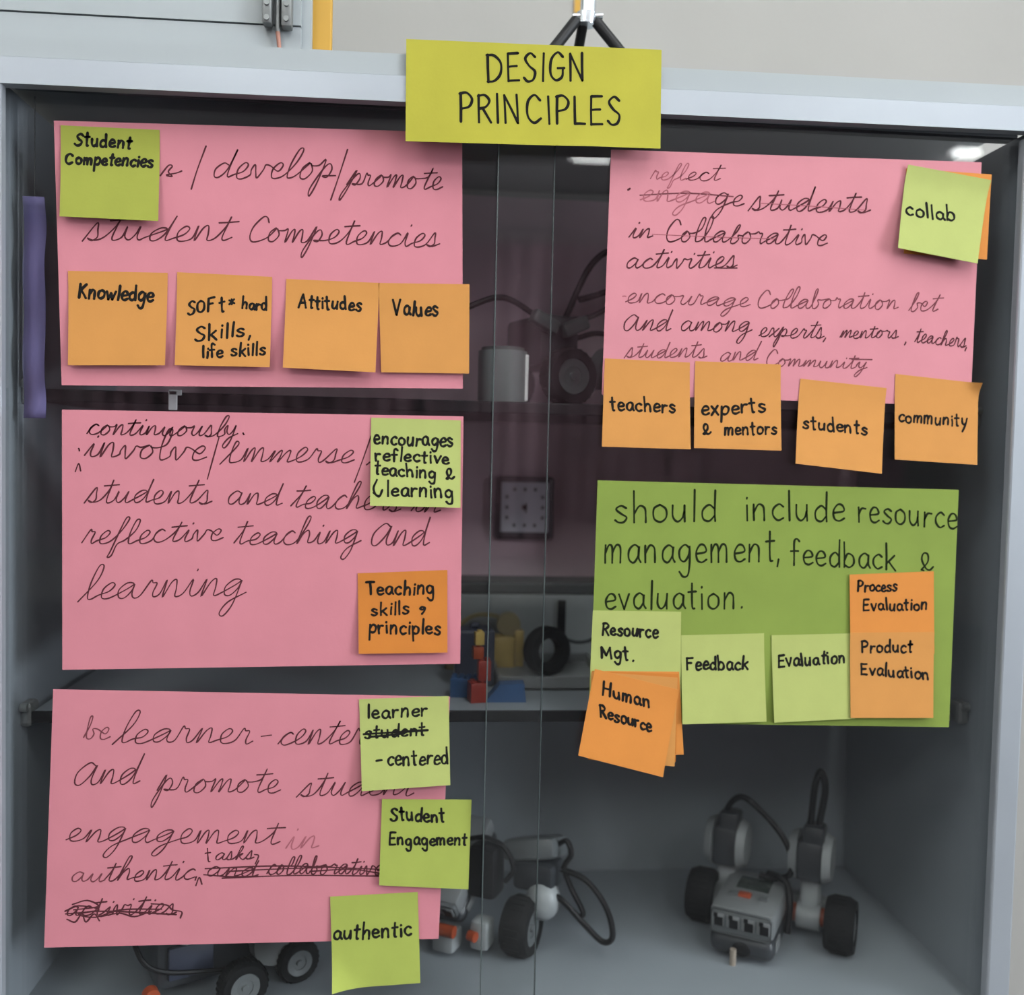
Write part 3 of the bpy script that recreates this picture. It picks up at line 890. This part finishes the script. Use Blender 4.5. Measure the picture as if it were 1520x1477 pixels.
def motor(root, x, y, z, lean=0.0, h=0.058):
    """upright servo motor: dark core, pale side shells, arm down to the axle at z"""
    R = rot('X', lean)
    core = MB().box((x, y, z + 0.062), (0.0275, 0.034, h * 0.72), 0.005, R)
    core.box((x + 0.003, y, z + 0.062 + h * 0.46), (0.022, 0.028, h * 0.36), 0.004, R)
    c = core.build('motor', MAT['dgrey'], root, True)
    for s in (-1, 1):
        sh = MB().cyl((x + s * 0.0130, y + 0.004, z + 0.063), (x + s * 0.0215, y + 0.004, z + 0.063), 0.0265, 0.022, 28)
        sh.build('side_cover', MAT['white'], c, True)
    arm = MB().box((x, y + 0.004, z + 0.016), (0.020, 0.022, 0.052), 0.005, R)
    arm.cyl((x - 0.012, y, z), (x + 0.012, y, z), 0.014, 0.014, 24)
    arm.build('motor_arm', MAT['white'], root, True)
    MB().cyl((x - 0.02, y, z + 0.001), (x + 0.02, y, z + 0.001), 0.0095, 0.0095, 16).build('motor_output', MAT['orange'], root, True)
    return c


def brick(root, c, L=0.104, Wd=0.072, H=0.040, R=None):
    """programmable control box, its port face towards local -y"""
    R = R or Matrix.Identity(4)
    cx, cy, cz = c

    def q(p):
        v = R @ Vector(p)
        return (v.x + cx, v.y + cy, v.z + cz)
    b = MB().box(q((0, 0, H * 0.22)), (Wd, L, H * 0.56), 0.006, R).build('control_box', MAT['lgrey'], root, True)
    MB().box(q((0, 0, -H * 0.26)), (Wd * 1.01, L * 1.02, H * 0.46), 0.009, R, 3).build('lower_shell', MAT['dgrey'], b, True)
    MB().box(q((0, L * 0.14, H * 0.5)), (Wd * 0.52, L * 0.3, 0.003), 0.001, R).build('screen', MAT['screen'], b, True)
    MB().box(q((-0.004, -L * 0.17, H * 0.51)), (0.013, 0.010, 0.005), 0.0015, R).build('start_button', MAT['orange'], b, True)
    for s in (-1, 1):
        MB().box(q((s * 0.015, -L * 0.17, H * 0.505)), (0.009, 0.010, 0.004), 0.001, R).build('side_button', MAT['mgrey'], b, True)
    MB().box(q((0, -L * 0.5 - 0.001, H * 0.21)), (Wd * 0.94, 0.004, H * 0.48), 0.004, R).build('port_panel', MAT['mgrey'], b, True)
    for k in range(4):
        px = (-0.375 + 0.25 * k) * Wd * 0.94
        p = MB().box(q((px, -L * 0.5 - 0.0035, H * 0.24)), (0.0128, 0.003, 0.0125), 0.0015, R).build('port', MAT['lgrey'], b, True)
        MB().box(q((px + 0.001, -L * 0.5 - 0.0052, H * 0.22)), (0.0085, 0.001, 0.0085), 0, R).box(q((px - 0.002, -L * 0.5 - 0.0052, H * 0.34)), (0.004, 0.001, 0.004), 0, R).build('socket', MAT['black'], p)
    MB().box(q((Wd * 0.505, -L * 0.28, -H * 0.24)), (0.002, 0.022, H * 0.26), 0.001, R).build('side_vent', MAT['lgrey'], b, True)
    MB().sph(q((0.001, -L * 0.505, -H * 0.30)), 0.008, (1.2, 0.3, 0.9)).build('front_recess', MAT['black'], b, True)
    return b


def cable(root, pts, r=0.0024):
    MB().tube(pts, r, 8, 12, 1.0).build('cable', MAT['black'], root, True)


AX = math.radians(-31)
# --- the robot standing free in the lowest compartment
rr = empty('toy_robot', (0.373, 0.145, ZF), AX)
tag(rr, 'grey two-wheeled toy robot with looping black cables, standing alone on the right', 'robot')
wheel(rr, -0.071, 0, 0.028, -1, 0.028, 0.029)
wheel(rr, 0.072, 0, 0.028, 1, 0.028, 0.029)
motor(rr, -0.050, 0.014, 0.022, -4)
motor(rr, 0.038, 0.018, 0.022, -4)
brick(rr, (-0.014, -0.024, 0.030), 0.100, 0.064, 0.050)
MB().box((-0.002, 0.036, 0.030), (0.112, 0.016, 0.014), 0.003).build('axle_beam', MAT['lgrey'], rr, True)
MB().cyl((-0.020, -0.079, 0.0), (-0.020, -0.079, 0.016), 0.0032).build('front_skid', MAT['cream'], rr, True)
cable(rr, [(-0.049, 0.014, 0.102), (-0.050, 0.012, 0.124), (-0.036, 0.010, 0.139), (-0.016, 0.008, 0.130), (0.008, 0.006, 0.108), (0.020, 0.004, 0.086), (0.019, 0.002, 0.068), (0.002, 0.004, 0.060), (-0.012, 0.004, 0.061)], 0.0033)
cable(rr, [(0.034, 0.018, 0.104), (0.037, 0.016, 0.130), (0.040, 0.014, 0.166), (0.046, 0.013, 0.179), (0.050, 0.014, 0.160), (0.045, 0.018, 0.124), (0.040, 0.020, 0.100)], 0.0036)
cable(rr, [(-0.004, 0.008, 0.062), (0.008, 0.000, 0.064), (0.018, -0.004, 0.060), (0.023, -0.014, 0.044), (0.022, -0.020, 0.016)], 0.0036)

# --- the robot beside it, half hidden by the notes
rm = empty('toy_robot', (0.046, 0.150, ZF), math.radians(-28))
tag(rm, 'dark toy robot with a large tyre and a looping cable, beside the Student Engagement note', 'robot')
wheel(rm, 0.068, 0, 0.029, 1, 0.029, 0.028)
wheel(rm, -0.068, 0, 0.029, -1, 0.029, 0.028)
brick(rm, (-0.020, 0.010, 0.072), R=rot('X', 35))
MB().box((0.030, -0.004, 0.082), (0.030, 0.030, 0.052), 0.005).build('motor', MAT['black'], rm, True)
MB().box((0.068, 0.035, 0.096), (0.058, 0.052, 0.022), 0.007, rot('X', -16) @ rot('Y', -12)).build('sensor_housing', MAT['mgrey'], rm, True)
MB().box((0.074, 0.028, 0.074), (0.044, 0.036, 0.030), 0.006).build('sensor_body', MAT['dgrey'], rm, True)
MB().sph((0.084, 0.018, 0.052), 0.018, (1, 1, 1.15)).build('white_ball', MAT['white'], rm, True)
MB().box((0.000, -0.030, 0.016), (0.024, 0.024, 0.022), 0.004).box((0.034, -0.02, 0.024), (0.020, 0.022, 0.030), 0.005).build('front_bracket', MAT['white'], rm, True)
MB().cyl((-0.006, -0.043, 0.030), (0.014, -0.043, 0.030), 0.006).cyl((0.026, -0.034, 0.026), (0.034, -0.036, 0.026), 0.005).build('axle_pin', MAT['orange'], rm, True)
cable(rm, [(0.010, 0.00, 0.108), (0.030, -0.004, 0.114), (0.052, -0.008, 0.108), (0.062, -0.010, 0.090), (0.054, -0.012, 0.076)], 0.0026)
cable(rm, [(0.092, 0.03, 0.104), (0.104, 0.028, 0.112), (0.110, 0.026, 0.100), (0.104, 0.024, 0.086), (0.112, 0.022, 0.068), (0.126, 0.020, 0.046), (0.120, 0.020, 0.040)], 0.0028)
cable(rm, [(0.100, 0.024, 0.084), (0.128, 0.022, 0.078), (0.150, 0.020, 0.056), (0.158, 0.018, 0.030), (0.148, 0.018, 0.022), (0.128, 0.018, 0.036), (0.108, 0.016, 0.054), (0.096, 0.016, 0.060)], 0.0030)

# --- the vehicle low on the left, mostly below the papers
rl = empty('toy_vehicle', (-0.195, 0.110, ZF), math.radians(-62))
tag(rl, 'dark toy vehicle with grey hubs under the lowest pink sheet', 'robot')
wheel(rl, 0.085, 0.002, 0.022, 1, 0.022, 0.018)
wheel(rl, -0.062, -0.030, 0.028, -1)
MB().cyl((0.03, 0.002, 0.022), (0.078, 0.002, 0.022), 0.004).build('axle', MAT['black'], rl, True)
qd = Matrix.Rotation(math.radians(62), 3, 'Z') @ (Vector(P(407, 1396, 0.075)) - Vector((-0.195, 0.110, ZF)))
MB().cyl((qd.x - 0.008, qd.y, qd.z), (qd.x + 0.006, qd.y, qd.z), 0.022, 0.021, 32).build('round_cover', MAT['lgrey'], rl, True)
wheel(rl, 0.066, 0.060, 0.020, 1, 0.020, 0.016)
MB().box((0, 0.01, 0.040), (0.100, 0.150, 0.052), 0.008).build('chassis', MAT['dgrey'], rl, True)
MB().box((-0.010, 0.030, 0.072), (0.062, 0.060, 0.022), 0.006).build('motor_cover', MAT['mgrey'], rl, True)
MB().box((0.044, -0.030, 0.060), (0.020, 0.030, 0.030), 0.006).build('side_bracket', MAT['white'], rl, True)
MB().cyl((0.040, 0.075, 0.012), (0.046, 0.082, 0.012), 0.006).build('axle_pin', MAT['orange'], rl, True)
MB().box((0.052, -0.035, 0.040), (0.006, 0.040, 0.030), 0.002).build('side_plate', MAT['navy'], rl, True)
MB().cyl((0.052, 0.030, 0.036), (0.060, 0.030, 0.036), 0.006).build('tan_pin', MAT['tan'], rl, True)
MB().cyl((0.050, -0.070, 0.018), (0.060, -0.070, 0.018), 0.007).build('orange_pin', MAT['orange'], rl, True)
cable(rl, [(0.03, -0.085, 0.075), (0.056, -0.078, 0.052), (0.058, -0.060, 0.038), (0.058, -0.030, 0.030), (0.058, 0.0, 0.026), (0.05, 0.03, 0.030)], 0.0022)

# --- the robot on the upper shelf
ru = empty('toy_robot', (0.118, 0.165, Z1), math.radians(-68))
tag(ru, 'dark toy robot with thin arms and a round grey motor, on the upper shelf', 'robot')
wheel(ru, 0.066, -0.006, 0.028, 1)
wheel(ru, -0.060, -0.006, 0.028, -1)
MB().box((0.0, 0.0, 0.066), (0.078, 0.046, 0.052), 0.007).build('body', MAT['dgrey'], ru, True)
MB().cyl((0.042, 0.052, 0.040), (0.058, 0.054, 0.040), 0.022, 0.021, 28).build('round_motor', MAT['mgrey'], ru, True)
MB().box((0.020, 0.04, 0.030), (0.04, 0.05, 0.018), 0.004).build('axle_beam', MAT['dgrey'], ru, True)
MB().box((0.045, 0.012, 0.080), (0.014, 0.030, 0.014), 0.003, rot('X', 24)).box((0.045, -0.022, 0.082), (0.014, 0.030, 0.014), 0.003, rot('X', -24)).build('cross_beam', MAT['mgrey'], ru, True)
cable(ru, [(0.03, 0.010, 0.090), (0.04, 0.030, 0.140), (0.04, 0.056, 0.160), (0.04, 0.078, 0.146), (0.04, 0.070, 0.128), (0.04, 0.044, 0.116), (0.04, 0.020, 0.108)], 0.0034)
cable(ru, [(0.03, -0.02, 0.088), (0.03, -0.06, 0.104), (0.03, -0.10, 0.090), (0.03, -0.13, 0.072)], 0.003)
cable(ru, [(0.03, 0.01, 0.088), (0.03, 0.04, 0.094), (0.03, 0.075, 0.112), (0.03, 0.11, 0.120)], 0.003)
cable(ru, [(0.03, 0.02, 0.070), (0.03, 0.05, 0.078), (0.03, 0.08, 0.072), (0.03, 0.11, 0.052)], 0.003)

# --- clear plastic jar on the upper shelf
jc = P(742, 592, 0.10)
jr = empty('plastic_jar', (jc[0] + 0.002, 0.10, Z1))
tag(jr, 'small frosted plastic jar with an added highlight strip, on the upper shelf behind the glass', 'jar')
MB().lathe([(0.0, 0.001), (0.0225, 0.0), (0.0235, 0.003), (0.0235, 0.050), (0.0215, 0.050), (0.0215, 0.004), (0.0, 0.004)], (0, 0, 0), (0, 0, 1)).build('jar_wall', MAT['frost'], jr, True)
MB().cyl((0, 0, 0.046), (0, 0, 0.0535), 0.0212, 0.0205, 32).build('jar_lid', MAT['mgrey'], jr, True)
MB().box((0.0222, -0.0090, 0.025), (0.0034, 0.0040, 0.044), 0.0007).build('highlight_strip', MAT['bright'], jr)  # white strip added for the highlight along the jar's edge

# --- white clip on the upper shelf edge
MB().box((0, -0.002, 0.004), (0.0075, 0.002, 0.017), 0.0006).box((0.002, -0.002, 0.011), (0.011, 0.002, 0.005), 0.0006).box((0, 0.004, 0.0125), (0.0075, 0.012, 0.0012)).build('shelf_clip', MAT['bright'])
sc_o = bpy.data.objects['shelf_clip']
pc = P(258, 588, 0.05)
sc_o.location = (pc[0], 0.0490, Z1 - 0.0115)
tag(sc_o, 'small white clip gripping the upper shelf edge between two pink sheets', 'clip')

# ------------------------------------------------------------------ things on the lower shelf
# reflection of a square room clock, built solid on the back panel
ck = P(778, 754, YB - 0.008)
clk = empty('reflected_clock', (ck[0], YB - 0.001, ck[2]))
tag(clk, 'small square white-faced clock with a dark rounded frame, a room reflection built solid behind the overlapping glass', 'clock')
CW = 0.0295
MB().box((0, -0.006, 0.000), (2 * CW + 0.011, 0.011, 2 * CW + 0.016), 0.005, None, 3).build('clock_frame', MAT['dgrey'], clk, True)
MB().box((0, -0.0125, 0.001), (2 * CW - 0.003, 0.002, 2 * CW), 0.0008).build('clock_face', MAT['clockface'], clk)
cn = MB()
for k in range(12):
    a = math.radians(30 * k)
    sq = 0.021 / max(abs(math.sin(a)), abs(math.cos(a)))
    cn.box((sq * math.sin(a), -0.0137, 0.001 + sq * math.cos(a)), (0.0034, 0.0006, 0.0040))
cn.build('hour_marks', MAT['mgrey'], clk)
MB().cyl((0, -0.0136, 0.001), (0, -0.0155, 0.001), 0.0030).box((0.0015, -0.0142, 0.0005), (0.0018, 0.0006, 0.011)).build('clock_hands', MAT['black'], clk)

# open white tray with a loose tyre in it
tr0 = P(812, 1000, 0.17)
tray = empty('white_tray', (tr0[0], 0.185, Z2))
tag(tray, 'shallow white tray on the lower shelf, under the loose black tyre', 'tray')
MB().box((0, 0, 0.002), (0.110, 0.120, 0.004), 0.001).build('tray_bottom', MAT['white'], tray)
ts = MB()
for sx, sy, lx, ly in ((-.054, 0, .003, .12), (.054, 0, .003, .12), (0, -.0585, .11, .003), (0, .0585, .11, .003)):
    ts.box((sx, sy, 0.007), (lx, ly, 0.014), 0.0008)
ts.build('tray_rim', MAT['lgrey'], tray)
tp = P(812, 955, 0.18)
lt = MB()
lt.lathe([(0.0135, -0.008), (0.022, -0.009), (0.0258, -0.005), (0.0258, 0.005), (0.022, 0.009), (0.0135, 0.008)], (0, 0, 0), (0.35, -0.93, 0.08))
lt = lt.build('loose_tyre', MAT['tyre'], None, True)
lt.location = (tp[0], 0.18, Z2 + 0.004 + 0.0258)
tag(lt, 'loose black tyre standing on the white tray', 'tyre')

# box behind the tray
bx = P(790, 900, 0.285)
wb = empty('storage_box', (bx[0] - 0.015, 0.272, Z2))
tag(wb, 'low pale storage box at the back of the lower shelf, below the clock', 'box')
MB().box((0, 0, 0.040), (0.205, 0.055, 0.080), 0.003).build('box_body', MAT['white'], wb)
MB().box((0, 0, 0.087), (0.210, 0.060, 0.014), 0.003).build('box_lid', MAT['dgrey'], wb)

# tan arched gear model
am = P(738, 900, 0.21)
ar = empty('gear_model', (am[0] - 0.008, 0.225, Z2))
tag(ar, 'tan toy gear model with a curved arch, beside the upright black post', 'toy')
MB().tube([(-0.045, 0, 0.0), (-0.043, 0, 0.032), (-0.020, 0, 0.057), (0.010, 0, 0.058), (0.032, 0, 0.040)], 0.0025, 8, 10).build('arch', MAT['tan'], ar, True)
MB().cyl((0.022, -0.006, 0.050), (0.022, 0.006, 0.050), 0.013).build('gear_wheel', MAT['tan'], ar, True)
MB().box((0.012, 0, 0.019), (0.035, 0.024, 0.038), 0.004).box((0.034, 0, 0.022), (0.010, 0.016, 0.044), 0.002).build('gear_housing', MAT['yel'], ar, True)
MB().box((-0.032, 0, 0.014), (0.030, 0.020, 0.028), 0.003).build('counterweight', MAT['tan'], ar, True)

pp = P(826, 905, 0.2)
po = empty('black_post', (pp[0] + 0.012, 0.245, Z2))
tag(po, 'thin black upright post on a foot, right of the tan gear model', 'toy')
MB().box((0, 0, 0.038), (0.009, 0.009, 0.072), 0.001).build('post', MAT['black'], po)
MB().box((0, 0, 0.002), (0.026, 0.022, 0.004), 0.001).build('foot', MAT['dgrey'], po)
MB().tube([(0.004, 0, 0.030), (0.02, 0, 0.026), (0.036, 0, 0.030), (0.044, 0, 0.046)], 0.002, 8, 8).build('arm', MAT['dgrey'], po, True)

# navy block and the brightly coloured bricks in front of it
nb = P(706, 930, 0.14)
o = MB().box((0, 0, 0.029), (0.040, 0.030, 0.058), 0.003).box((0, -0.002, 0.061), (0.010, 0.010, 0.006), 0.002).build('navy_block', MAT['navy'])
o.location = (nb[0], 0.155, Z2)
tag(o, 'tall navy block between left papers and overlapping glass, behind coloured bricks', 'block')


def toy_brick(u, v, Y, s, m, lab, z0=0.0, rz=0.0):
    p = P(u, v, Y)
    b = MB().box((0, 0, s[2] / 2), s, 0.0008)
    nx, ny = max(1, round(s[0] / 0.008)), max(1, round(s[1] / 0.008))
    for i in range(nx):
        for j in range(ny):
            x, y = (i - (nx - 1) / 2) * s[0] / nx, (j - (ny - 1) / 2) * s[1] / ny
            b.cyl((x, y, s[2]), (x, y, s[2] + 0.0017), 0.0024, None, 12)
    o = b.build('toy_brick', m, None, True)
    o.location = (p[0], Y, Z2 + z0)
    o.rotation_euler = (0, 0, rz)
    tag(o, lab, 'toy brick', 'coloured toy bricks on the lower shelf')


toy_brick(708, 1040, 0.085, (0.016, 0.016, 0.0190), MAT['red'], 'dull red toy brick at the bottom of the small coloured stack', 0, 0.2)
toy_brick(718, 1010, 0.085, (0.012, 0.012, 0.0190), MAT['red'], 'bright red toy brick second from the bottom of the small stack', 0.0207, 0.1)
toy_brick(709, 985, 0.085, (0.010, 0.010, 0.0115), MAT['orange'], 'orange toy brick under the yellow one', 0.0414, 0.15)
toy_brick(711, 968, 0.085, (0.009, 0.009, 0.0125), MAT['yel'], 'yellow toy brick on top of the small coloured stack', 0.0546, 0.1)
toy_brick(690, 1030, 0.105, (0.028, 0.016, 0.0190), MAT['blue'], 'dark blue toy brick left of the red bricks', 0, -0.1)
w_ = MB().prism([(-0.019, 0.0), (0.021, 0.0), (0.019, 0.018), (-0.004, 0.017)], -0.008, 0.008).build('blue_wedge', MAT['blue'])
pw = P(748, 1030, 0.085)
w_.location = (pw[0], 0.088, Z2)
tag(w_, 'blue wedge piece right of the coloured brick stack', 'toy brick')

# purple reflection on the left door, built as an added strip on a thread
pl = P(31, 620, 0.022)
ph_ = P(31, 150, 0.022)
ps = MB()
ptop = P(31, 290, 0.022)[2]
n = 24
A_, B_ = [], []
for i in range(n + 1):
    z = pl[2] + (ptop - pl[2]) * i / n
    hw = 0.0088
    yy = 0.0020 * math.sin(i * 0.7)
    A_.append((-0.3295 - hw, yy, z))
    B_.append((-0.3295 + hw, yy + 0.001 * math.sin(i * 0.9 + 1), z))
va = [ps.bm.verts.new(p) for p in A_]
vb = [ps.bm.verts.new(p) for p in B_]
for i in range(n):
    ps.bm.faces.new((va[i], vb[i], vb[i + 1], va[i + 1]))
po_ = ps.build('purple_reflection_strip', MAT['purple'], None, True)
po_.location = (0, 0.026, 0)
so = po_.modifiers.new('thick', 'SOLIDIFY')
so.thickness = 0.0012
th_ = MB().cyl((-0.3295, 0, ptop - 0.001), (-0.3295, 0, 0.299), 0.0004, None, 8).build('added_thread', MAT['dgrey'], po_)
tag(po_, 'narrow purple reflection beside the left frame post, built as a hanging strip', 'ribbon')

# ------------------------------------------------------------------ on top of the cabinet
ZC = 0.3385


def top_z(x):
    return ZC + tilt(x)


# white cupboard with a latch
cb = empty('small_cupboard', (-0.26, 0.10, top_z(-0.26) + 0.0006))
tag(cb, 'white wooden cupboard standing on the cabinet, cut off by the upper left corner', 'cupboard')
xr = P(461, 60, 0.0)[0] + 0.26
MB().prism([(-0.30, tilt(-0.30)), (xr, tilt(xr)), (xr, 0.30), (-0.30, 0.30)], -0.094, -0.050).build('cupboard_body', MAT['lam'], cb)
dz = 0.0195
MB().prism([(-0.30, dz + 0.003 + tilt(-0.3)), (xr - 0.008, dz + 0.003 + tilt(xr)), (xr - 0.008, 0.297), (-0.30, 0.297)], -0.101, -0.0942).build('cupboard_door', MAT['lam'], cb)
MB().prism([(-0.30, 0.0012 + tilt(-0.3)), (xr - 0.008, 0.0012 + tilt(xr)), (xr - 0.008, dz + 0.0018 + tilt(xr)), (-0.30, dz + 0.0018 + tilt(-0.3))], -0.100, -0.0942).build('bottom_trim', MAT['lam'], cb)
lp = P(411, 40, -0.005)
lx, lz = lp[0] + 0.26, lp[2] - (top_z(-0.26) + 0.0006)
lat = MB().box((lx - 0.0072, -0.1065, lz + 0.020), (0.0075, 0.011, 0.040), 0.0015).box((lx + 0.0085, -0.1065, lz + 0.019), (0.0085, 0.011, 0.041), 0.0015)
for s in (-0.0072, 0.0085):
    for zz in (0.004, 0.016, 0.030):
        lat.cyl((lx + s, -0.111, lz + zz), (lx + s, -0.1135, lz + zz), 0.0022, None, 12)
lat = lat.build('latch', MAT['steel'], cb, True)
MB().cyl((lx + 0.0004, -0.105, lz + 0.040), (lx + 0.0008, -0.105, lz - 0.004), 0.0021).build('latch_rod', MAT['steel'], lat, True)
MB().cyl((lx + 0.0008, -0.105, lz - 0.004), (lx + 0.0025, -0.1045, lz - 0.0205), 0.0019, 0.0015).build('latch_bolt', MAT['rust'], lat, True)

# ochre board behind the cupboard
ob = P(478, 60, 0.006)
o = MB().box((0, 0, 0.13), (0.0165, 0.010, 0.26), 0.001).build('ochre_board', MAT['ochre'])
obx = P(478, 60, 0.018)[0]
o.location = (obx, 0.018, top_z(obx) + 0.001)
tag(o, 'ochre yellow wooden strip standing upright against the cupboard side', 'board')
ot = P(857, 20, RY1)
o = MB().box((0, 0, 0.13), (0.008, 0.002, 0.26), 0.0004).build('ochre_strip', MAT['ochre'])
o.location = (ot[0], RY1 - 0.0012, ot[2])
tag(o, 'thin ochre strip on the wall beside the chrome pole', 'strip')

# small tripod stand
fp = P(868, 26, 0.075)
stx = fp[0]
st = empty('flag_stand', (stx, 0.075, top_z(stx)))
tag(st, 'small tripod stand with black legs and a chrome pole, behind the yellow sign', 'stand')
hz = fp[2] - top_z(stx)
MB().cyl((0.003, 0, hz + 0.002), (0.005, 0, hz + 0.30), 0.0073).build('pole', MAT['chrome'], st, True)
MB().cyl((0.001, 0, hz - 0.007), (0.002, 0, hz + 0.003), 0.0085, 0.0095).cyl((-0.012, -0.003, hz - 0.001), (0.016, -0.003, hz + 0.001), 0.0028).build('collar', MAT['chrome'], st, True)
for (tx, ty, r0) in ((-0.055, -0.020, 0.0052), (-0.008, 0.045, 0.0048), (0.062, -0.018, 0.0052)):
    d = Vector((tx, ty, 0)).normalized() * 0.010
    MB().cyl((d.x + 0.001, d.y * 0.5, hz - 0.004), (tx, ty, 0.005), r0, r0, 20).sph((tx, ty, 0.0055), 0.0055).build('leg', MAT['black'], st, True)
